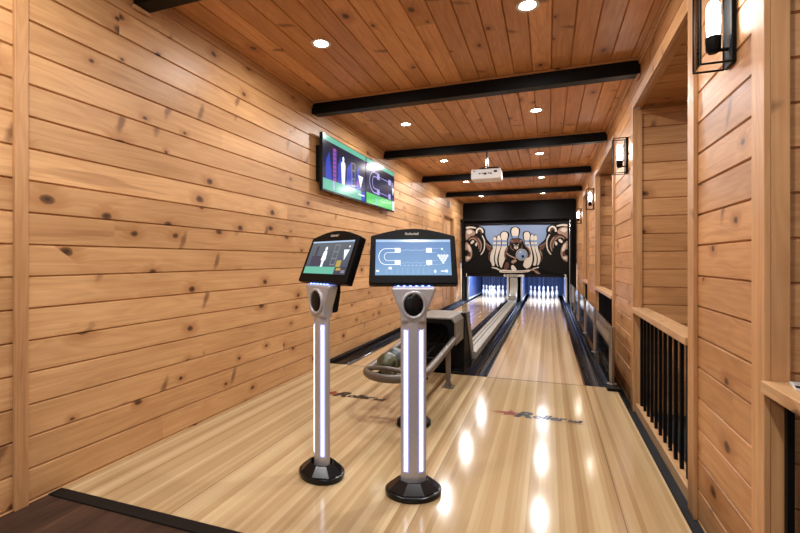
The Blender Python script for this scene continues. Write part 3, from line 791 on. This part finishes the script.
bm = B(); side = [(yb - .26, .0), (yb + .42, .0), (yb + .03, .668), (yb - .2, .668)]
for x0, x1 in ((xh0 + .0, xh1 + .012),):
    a = [bm.verts.new((x0, y, z)) for y, z in side]; b2 = [bm.verts.new((x1, y, z)) for y, z in side]
    bm.faces.new(a); bm.faces.new(b2[::-1])
    for i in range(4): bm.faces.new((a[i], b2[i], b2[(i+1) % 4], a[(i+1) % 4])).material_index = 0
recalc(bm); obj('pedestal', bm, 'black', t, bevel=.008)
for x0, x1 in ((xh0 - .012, xh0 + .0), (xh1 + .0125, xh1 + .026)):
    bm = B(); sd = [(yb + .22, .003), (yb + .425, .003), (yb + .035, .672), (yb - .17, .672)]
    a = [bm.verts.new((x0, y, z)) for y, z in sd]; b2 = [bm.verts.new((x1, y, z)) for y, z in sd]
    bm.faces.new(a); bm.faces.new(b2[::-1])
    for i in range(4): bm.faces.new((a[i], b2[i], b2[(i+1) % 4], a[(i+1) % 4]))
    recalc(bm); obj('pedestal_cheek', bm, 'taupe', t, bevel=.003)
obj('pedestal_base', bx(xh0 - .0, xh1 + .02, yb - .3, yb + .45, .002, .02), 'black', t)

# ball return track between the lanes
bm = B()
path = [(0, .12), (6.9, .12), (7.4, .15), (7.65, .24), (7.78, .36), (7.84, .5), (7.86, .77)]
prx = [(-.108, -.11), (-.108, -.01), (-.09, .0), (-.055, .0), (-.05, -.012), (-.012, -.012), (-.008, .0), (.008, 0), (.012, -.012), (.05, -.012), (.055, 0), (.09, 0), (.108, -.01), (.108, -.11)]
rows = []
pp = smooth_path([(.235, y + 2.35, z) for y, z in path], 5)
for i, p in enumerate(pp):
    d = (pp[min(i+1, len(pp)-1)] - pp[max(i-1, 0)]).normalized(); nrm = Vector((0, -d.z, d.y))
    rows.append([bm.verts.new(p + Vector((x, 0, 0)) + nrm * q) for x, q in prx])
for A, Bv in zip(rows, rows[1:]):
    for j in range(len(prx) - 1):
        f = bm.faces.new((A[j], A[j+1], Bv[j+1], Bv[j]))
        if j in (5, 7): f.material_index = 1
        if j in (3, 9): f.material_index = 1
    bm.faces.new((A[-1], A[0], Bv[0], Bv[-1]))
bm.faces.new(rows[0]); bm.faces.new(rows[-1][::-1]); recalc(bm)
obj('track_cover', bm, ['track', 'trackline'], t, smooth=35)
obj('track_base', bx(.121, .349, 1.65, 9.9, -.15, .03), 'gut', t)


for y, mt, lab in ((3.5, 'ball_g', 'dark green marbled bowling ball at the front of the return rack'), (3.695, 'ball_b', 'slate blue marbled bowling ball behind the green one')):
    bm = B(); bmesh.ops.create_uvsphere(bm, u_segments=32, v_segments=20, radius=.093)
    z = .4 if y < 3.6 else .402
    tag(obj('bowling_ball', bm, mt, smooth=60, loc=(-1.32, y, z + .004)), lab, 'bowling ball', 'balls on the return rack')

# ------------------------------------------------------------------ score kiosks
def kiosk(loc, rot, label, kind):
    t = thing('score_kiosk', label, 'kiosk', loc, rot, 'score kiosks')
    bm = B(); lathe(bm, [(0, 0), (.155, 0), (.158, .006), (.158, .026), (.15, .03), (0, .03)], 32)
    for v in bm.verts: v.co.y *= .78
    recalc(bm); b0 = obj('base', bm, 'gloss', t, smooth=40)
    bm = B(); lathe(bm, [(.152, .03), (.148, .036), (.088, .082), (.080, .082), (.080, .03)], 8, rot=PI / 8)
    for v in bm.verts: v.co.y *= .78
    recalc(bm); obj('base_collar', bm, 'gloss', b0, bevel=.003)
    # column: front face, two canted faces with the light strips, flat back
    hw, fw, y0, y1, yb_ = .0715, .024, -.032, -.008, .018
    sec = [(-fw, y0), (fw, y0), (hw, y1), (hw, yb_ - .008), (hw - .012, yb_), (-hw + .012, yb_), (-hw, yb_ - .008), (-hw, y1)]
    bm = B(); za, zb2 = .03, 1.0
    a = [bm.verts.new((x, y, za)) for x, y in sec]; b_ = [bm.verts.new((x, y, zb2)) for x, y in sec]
    bm.faces.new(a); bm.faces.new(b_)
    for i in range(8): bm.faces.new((a[i], b_[i], b_[(i+1) % 8], a[(i+1) % 8]))
    recalc(bm); col = obj('column', bm, 'silver', t, bevel=.004)
    ang = math.atan2(y1 - y0, hw - fw)
    for s in (-1, 1):
        cx = s * .0425; cy = y0 + (y1 - y0) * (.0425 - fw) / (hw - fw)
        ax = Vector((math.cos(ang), s * math.sin(ang), 0)); nn = Vector((s * math.sin(ang), -math.cos(ang), 0))
        T = Matrix(((ax.x, 0, nn.x, cx), (ax.y, 0, nn.y, cy), (0, 1, 0, 0), (0, 0, 0, 1)))
        bm = B(); prism(bm, [(-.018, .122), (.018, .122), (.018, .915), (-.018, .915)], T @ Matrix.Translation((0, 0, .001)), .004); recalc(bm); obj('light_halo', bm, 'ledhalo', col)  # glowing plate added for the strip's lilac spill on the column
        bm = B(); prism(bm, [(-.0085, .13), (.0085, .13), (.0085, .907), (-.0085, .907)], T @ Matrix.Translation((0, 0, .0025)), .004); recalc(bm); obj('light_strip', bm, 'led', col)
    # flared head with oval boss
    half = [(.0705, .955), (.0712, .985), (.075, 1.01), (.084, 1.035), (.096, 1.062), (.111, 1.10), (.1215, 1.13), (.1235, 1.15)]
    outl = [(x, z) for x, z in half] + [(-x, z) for x, z in half[::-1]]
    TF = Matrix(((1, 0, 0, 0), (0, 0, -1, -.037), (0, 1, 0, 0), (0, 0, 0, 1)))
    bm = B(); prism(bm, outl, TF, .07); recalc(bm); head = obj('head', bm, 'silver', t, bevel=.012)
    bm = B(); ring = [(x, -.040, z) for x, z in circ(0, 1.052, .062, .07, 36)]; tube(bm, ring, .010, 8, closed=True); obj('boss_ring', bm, 'silver', head, smooth=60)
    bm = B()
    rs = []
    for rr, yy in ((1., -.035), (1., -.040), (.85, -.047), (.5, -.052)): rs.append([bm.verts.new((x * rr, yy, 1.052 + (z - 1.052) * rr)) for x, z in circ(0, 1.052, .056, .064, 32)])
    for a_, b2 in zip(rs, rs[1:]):
        for j in range(32): bm.faces.new((a_[j], a_[(j+1) % 32], b2[(j+1) % 32], b2[j]))
    bm.faces.new(rs[-1]); bm.faces.new(rs[0][::-1]); recalc(bm); obj('boss', bm, 'gloss', head, smooth=50)
    bm = B(); prism(bm, [(-.066, .98), (.066, .98), (.095, 1.10), (.095, 1.24), (-.095, 1.24), (-.095, 1.10)], Matrix(((1, 0, 0, 0), (0, 0, -1, .027), (0, 1, 0, 0), (0, 0, 0, 1))), .05); recalc(bm); obj('back_cover', bm, 'black', t, bevel=.012)
    # tilted display
    tl = math.radians(22); O = Vector((0, .052, 1.325))
    D = Matrix(((1, 0, 0, O.x), (0, math.sin(tl), -math.cos(tl), O.y), (0, math.cos(tl), math.sin(tl), O.z), (0, 0, 0, 1)))
    bm = B(); o_ = [(-.25, -.171), (.25, -.171), (.245, .128)]
    o_ += [(.245 * math.cos(a) ** .0 * (1 - 2 * i / 12) * .94, .131 + .043 * math.cos((i / 12 - .5) * PI) ** 1.0) for i, a in ((i, 0) for i in range(13))]
    o_ += [(-.245, .128)]
    prism(bm, o_, D, .055); recalc(bm); hs = obj('display_housing', bm, 'satin', t, bevel=.008)
    bm = B(); prism(bm, [(-.17, -.12), (.17, -.12), (.15, .1), (-.15, .1)], D @ Matrix.Translation((0, 0, -.054)), .05); recalc(bm); obj('display_back', bm, 'black', hs, bevel=.01)
    w_, b0_, b1_ = .215, -.119, .101
    bm = B(); prism(bm, [(-w_, b0_), (w_, b0_), (w_, b1_), (-w_, b1_)], D @ Matrix.Translation((0, 0, .0015)), .003); recalc(bm)
    obj('screen', bm, 'kscreen' if kind == 0 else 'k2screen', hs)
    bm = B(); H = .0022
    def q(x, y): return ((x - 402.5) / 287.5 * w_, b1_ - (y - 138) / 272 * (b1_ - b0_))       # drawing units of the display
    def qs(ps): return [q(*p) for p in ps]
    rect = lambda x0, y0_, x1, y1_, mi, h=0: flat(bm, qs([(x0, y1_), (x1, y1_), (x1, y0_), (x0, y0_)]), D, H + h, mi)
    if kind == 0:
        rect(116, 140, 689, 158, 2, -.0003)
        stroke(bm, qs([(285, 210)] + [(195 + 55 * math.cos(a), 271 - 61 * math.sin(a)) for a in [PI / 2 + PI * i / 14 for i in range(15)]] + [(285, 332)]), .004, D, H, 0)
        stroke(bm, qs([(285, 240)] + [(210 + 28 * math.cos(a), 271 - 31 * math.sin(a)) for a in [PI / 2 + PI * i / 12 for i in range(13)]] + [(285, 302)]), .003, D, H, 0)
        for x, y in ((262, 205), (262, 298), (502, 205), (502, 298)): rect(x, y, x + 44, y + 36, 0, .0002)
        for y in (222, 318): stroke(bm, qs([(306 + 20 * i, y + 4 * math.sin(i * 1.9)) for i in range(11)]), .0022, D, H, 1)
        for y in (210, 240, 302, 332): stroke(bm, qs([(546, y), (585, y)]), .0022, D, H, 1)
        stroke(bm, qs([(585, 210), (622, 210), (655, 250)]), .0018, D, H, 1); stroke(bm, qs([(585, 332), (620, 325), (635, 310)]), .0018, D, H, 1)
        for r in range(4):
            for k in range(4 - r): flat(bm, [q(597 + k * 22 + r * 11 + x, 264 + r * 17 + y) for x, y in circ(0, 0, 9, 10, 10)][::-1], D, H, 0)
        flat(bm, [q(624 + x, 212 + y) for x, y in circ(0, 0, 8, 8, 10)][::-1], D, H + .0002, 0)
        rect(122, 372, 145, 386, 0); rect(215, 350, 240, 368, 0)
        for k in range(8): rect(300 + 30 * k, 335, 316 + 30 * k, 341, 1)
        flat(bm, [q(567 + x, 382 + y) for x, y in circ(0, 0, 9, 12, 10)][::-1], D, H, 0); rect(610, 376, 645, 384, 0); flat(bm, [q(653 + x, 380 + y) for x, y in circ(0, 0, 11, 11, 12)][::-1], D, H, 0)
        for k in range(9): rect(200 + 40 * k, 358, 202 + 40 * k, 400, 1, -.0003)
    else:
        rect(116, 140, 689, 152, 2); rect(116, 352, 540, 408, 3); rect(540, 352, 689, 408, 4)
        P3 = lambda ps, mi, h=.0003: flat(bm, qs(ps)[::-1], D, H + h, mi)
        P3([(x + 345, y + 205) for x, y in circ(0, 0, 16, 19, 14)], 0)
        P3([(322, 225), (368, 225), (378, 300), (362, 300), (360, 352), (332, 352), (330, 300), (312, 300)], 0)
        for x0, x1, z0_, z1_ in ((455, 465, 170, 340), (515, 525, 170, 340)): rect(x0, z0_, x1, z1_, 5)
        for yy in (170, 225, 280, 330): rect(455, yy, 525, yy + 10, 5, .0002)
        P3([(590, 215), (660, 215), (625, 300)], 0); rect(200, 180, 230, 352, 6); rect(170, 262, 320, 345, 4, -.0001); rect(540, 300, 600, 352, 7); flat(bm, [q(650 + x, 190 + y) for x, y in circ(0, 0, 8, 8, 10)][::-1], D, H, 0)
        rect(560, 360, 620, 380, 7, .0003); rect(630, 375, 680, 400, 5, .0003)
    obj('screen_graphics', bm, ['e_white', 'e_pale', 'e_pale', 'e_teal', 'e_seam', 'e_grey', 'e_seam', 'e_gold'], hs)
    bm = B(); text(bm, 'Rollerball', .021, D @ Matrix.Translation((-.048, .131, .0008)), 0, .2, .0004); obj('logo_lettering', bm, 'a_cream', hs)
    bm = B()
    for k in range(6):
        x = -.085 + k * .034; lathe(bm, [(0, -.004), (.006, -.003), (.0075, 0), (.006, .004), (0, .005)], 10, (x, -.018, 1.1545)); 
    recalc(bm); obj('blue_light', bm, 'bluedot', hs)
    bm = B(); box(bm, -.11, .11, -.026, .03, 1.146, 1.153); obj('light_bar', bm, 'ledhalo', hs)
    return t
kiosk((-.712, 2.30, 0), math.radians(19), 'silver score kiosk with blue lane diagram screen, nearer of the two', 0)
kiosk((-1.30, 2.315, 0), math.radians(-26), 'silver score kiosk turned to the left, with figure on screen', 1)

# ------------------------------------------------------------------ televisions
def tv(y0, y1, label, kind):
    z0, z1 = 2.125, 2.82; t = thing('television', label, 'television', (XL, (y0 + y1) / 2, z0), 0, 'wall televisions side by side')
    hw = (y1 - y0) / 2; h = z1 - z0
    obj('casing', bx(.055, .095, -hw, hw, 0, h), 'gloss', t, bevel=.006)
    obj('wall_mount', bx(0, .055, -hw + .01, hw - .2, .12, h - .15), 'black', t, bevel=.006)
    scn = obj('screen', bx(.094, .0975, -hw + .012, hw - .012, .026, h - .012), 'tvscreen', t)
    W, Hh = 2 * hw - .024, h - .038
    T = Matrix(((0, 0, 1, .0977), (1, 0, 0, -hw + .012), (0, 1, 0, .026), (0, 0, 0, 1)))   # x runs away from the camera = to the viewer's right
    bm = B(); p = lambda x, y: (x * W, y * Hh)
    def rect(x0, y0_, x1, y1_, mi, hh=.0): flat(bm, [p(x0, y0_), p(x1, y0_), p(x1, y1_), p(x0, y1_)], T, .0004 + hh, mi)
    def poly(ps, mi, hh=.0): flat(bm, [p(*a) for a in ps], T, .0004 + hh, mi)
    if kind == 0:
        rect(0, .90, 1, 1, 0); rect(0, 0, .88, .2, 0); rect(.88, 0, 1, .2, 3)
        for a, b_ in ((.05, .14), (.3, .38), (.5, .66), (.74, .82)): poly([(a, .2), (b_ + .04, .2), ((a + b_) / 2 + .03, .72), (a + .01, .55)], 3)
        rect(.2, .2, .27, .82, 2, .0002)
        for k in range(7): rect(.195, .26 + k * .08, .275, .285 + k * .08, 3, .0004)
        poly([(a, b) for a, b in circ(.425, .70, .022, .05, 16)], 1, .0004)
        poly([(.385, .36), (.395, .2), (.42, .2), (.425, .36), (.43, .2), (.455, .2), (.465, .36), (.475, .6), (.45, .655), (.40, .655), (.375, .6)], 1, .0004)
        for x in (.62, .70): rect(x, .24, x + .016, .72, 4, .0004)
        for yy in (.24, .38, .55, .70): rect(.62, yy, .716, yy + .025, 4, .0005)
        poly([(.79, .52), (.93, .52), (.86, .26)], 1, .0004); rect(.80, .1, .96, .13, 1, .0006)
        rect(.76, .3, .86, .4, 2, .0002); rect(.2, .04, .23, .2, 5, .0004)
    else:
        rect(0, .90, 1, 1, 0); rect(0, 0, .93, .235, 6); rect(.93, 0, 1, .235, 1); rect(.0, .76, .28, .88, 2)
        cx, cy = .26, .52
        stroke(bm, [p(.42, .76)] + [p(cx + .16 * math.cos(a), cy + .24 * math.sin(a)) for a in [PI / 2 + PI * i / 14 for i in range(15)]] + [p(.42, .28)], .018, T, .0008, 5)
        stroke(bm, [p(.42, .66)] + [p(cx + .07 * math.cos(a), cy + .14 * math.sin(a)) for a in [PI / 2 + PI * i / 12 for i in range(13)]] + [p(.42, .38)], .014, T, .0008, 5)
        for x, y in ((.34, .62), (.34, .26), (.76, .62), (.76, .26)): rect(x, y, x + .09, y + .13, 5, .0009)
        for y in (.69, .32): stroke(bm, [p(.43 + .033 * i, y + .012 * math.sin(i * 2)) for i in range(11)], .010, T, .0008, 5)
        poly([(.9, .58), (.99, .58), (.945, .38)], 1, .0008); rect(.28, 0, .34, .235, 0, .0006)
        for k in range(4): stroke(bm, [p(.85, .62 + .04 * k), p(.95, .6 + .03 * k)], .006, T, .0008, 5)
    obj('screen_graphics', bm, ['e_teal', 'e_white', 'e_mag', 'e_blue', 'e_grey', 'e_lil', 'e_green'], scn)
tv(4.51, 5.795, 'wall television showing a pale figure, nearer of the pair', 0)
tv(5.80, 7.03, 'wall television showing a lane diagram, farther of the pair', 1)

# ------------------------------------------------------------------ projector
t = thing('projector', 'white projector hanging on a short pole below the second clear beam', 'projector', (-.94, 6.98, 2.592))
bm = B(); box(bm, -.235, .235, -.06, .26, 0, .165); pb = obj('body', bm, 'white', t, bevel=.022)
bm = B()
for x, w in ((-.11, .03), (-.06, .02), (-.03, .045), (.035, .03), (.075, .02)): box(bm, x, x + w, -.064, -.058, .07 + .012 * (x * 40 % 2 > 1), .098)
for x in (-.19,): box(bm, x, x + .018, -.064, -.058, .12, .14)
obj('port', bm, 'ink', pb)
bm = B(); box(bm, .13, .18, -.064, -.058, .1, .128); obj('socket', bm, 'gloss', pb)
bm = B(); lathe(bm, [(0, 0), (.05, 0), (.05, .035), (.04, .04), (.036, .02), (0, .015)], 20, T=Matrix.Translation((.1, .26, .085)) @ Matrix.Rotation(-PI / 2, 4, 'X')); recalc(bm); obj('lens', bm, 'gloss', pb, smooth=40)
bm = B(); lathe(bm, [(0, .2), (.022, .2), (.022, .558), (0, .558)], 14, (0, .1, 0)); lathe(bm, [(0, .533), (.07, .533), (.07, .558), (0, .558)], 18, (0, .1, 0)); recalc(bm); obj('pole', bm, 'chrome', t, smooth=40)
bm = B(); box(bm, -.09, .09, .03, .17, .185, .205)
for x, y in ((-.08, .04), (.08, .04), (-.12, .18), (.14, .18)): tube(bm, [(x * .8, .1, .195), (x * 1.4, y, .19), (x * 1.4, y, .163)], .009, 6)
box(bm, .08, .2, -.02, .03, .165, .19); obj('mount_bracket', bm, 'black', t)
# small white fixture on the left wall
bm = B(); lathe(bm, [(0, -.2), (.03, -.195), (.036, -.15), (.03, -.04), (.02, 0), (0, 0)], 16); recalc(bm); box(bm, -.05, 0, -.015, .015, -.06, -.02)
tag(obj('wall_speaker', bm, 'white', smooth=40, loc=(XL + .05, 11.7, 2.93)), 'small white fixture on the left wall below the farthest beam', 'wall fixture')

# ------------------------------------------------------------------ floor logos
def logo(x0, y, label, s=1.):
    bm = B(); T = Matrix.Translation((x0, y, .0008))
    star = []
    for i in range(10):
        a = PI / 2 + i * PI / 5; r = (.088 if i % 2 == 0 else .036) * s; star.append((.2 * s + r * math.cos(a) * 1.25, .035 * s + r * math.sin(a)))
    flat(bm, star, T, 0, 1)
    for k, yy in enumerate((.05, .035, .02)): flat(bm, [(0 + .02 * k, yy * s), (.2 * s, (yy - .012) * s), (.2 * s, (yy + .012) * s)], T, .0002, 1)
    x = .23 * s; x += text(bm, 'R', .19 * s, T @ Matrix.Translation((x, -.03 * s, 0)), 0, .35, .010, .0004, sx=1.15)
    x += text(bm, 'oller', .135 * s, T @ Matrix.Translation((x - .012, -.02 * s, 0)), 0, .35, .0065, .0004)
    text(bm, 'ball', .075 * s, T @ Matrix.Translation((x - .017 * s, -.018 * s, 0)), 0, .35, .0045, .0004)
    flat(bm, [(.5 * s, -.04 * s), (.76 * s, -.045 * s), (.76 * s, -.034 * s)], T, .0002, 1)
    tag(obj('floor_decal', bm, ['ink', 'redink']), label, 'decal', 'name decals on the approach')
logo(-.50, 3.72, 'red star and black lettering decal on the approach before the right lane')
logo(-2.19, 3.72, 'red star and black lettering decal behind the kiosks, before the left lane')

# ------------------------------------------------------------------ unseen lamps added to brighten the side alcoves, world, camera
for (a, b_), p in zip(OPEN, (6, 8, 8, 6)):
    lo = lamp((1.75, (a + b_) / 2, ZH - .02), p)  # added lamp without a fixture, lights the alcove boards from out of view
w = bpy.data.worlds.new('World'); sc.world = w; w.use_nodes = True
bg = w.node_tree.nodes['Background']; bg.inputs[0].default_value = (.97, .97, 1., 1); bg.inputs[1].default_value = .55

cd = bpy.data.cameras.new('Camera'); cam = bpy.data.objects.new('Camera', cd); C.objects.link(cam)
cam.location = (0, 0, 1.3); cam.rotation_euler = (PI / 2, 0, math.atan(148 / 430))
cd.sensor_width = 36; cd.lens = 430 * 36 / 800; cd.shift_y = -6.5 / 800; cd.clip_start = .05
sc.camera = cam
sc.view_settings.view_transform = 'Standard'; sc.view_settings.look = 'None'; sc.view_settings.gamma = 1; sc.view_settings.use_curve_mapping = False
sc.view_settings.exposure = .1
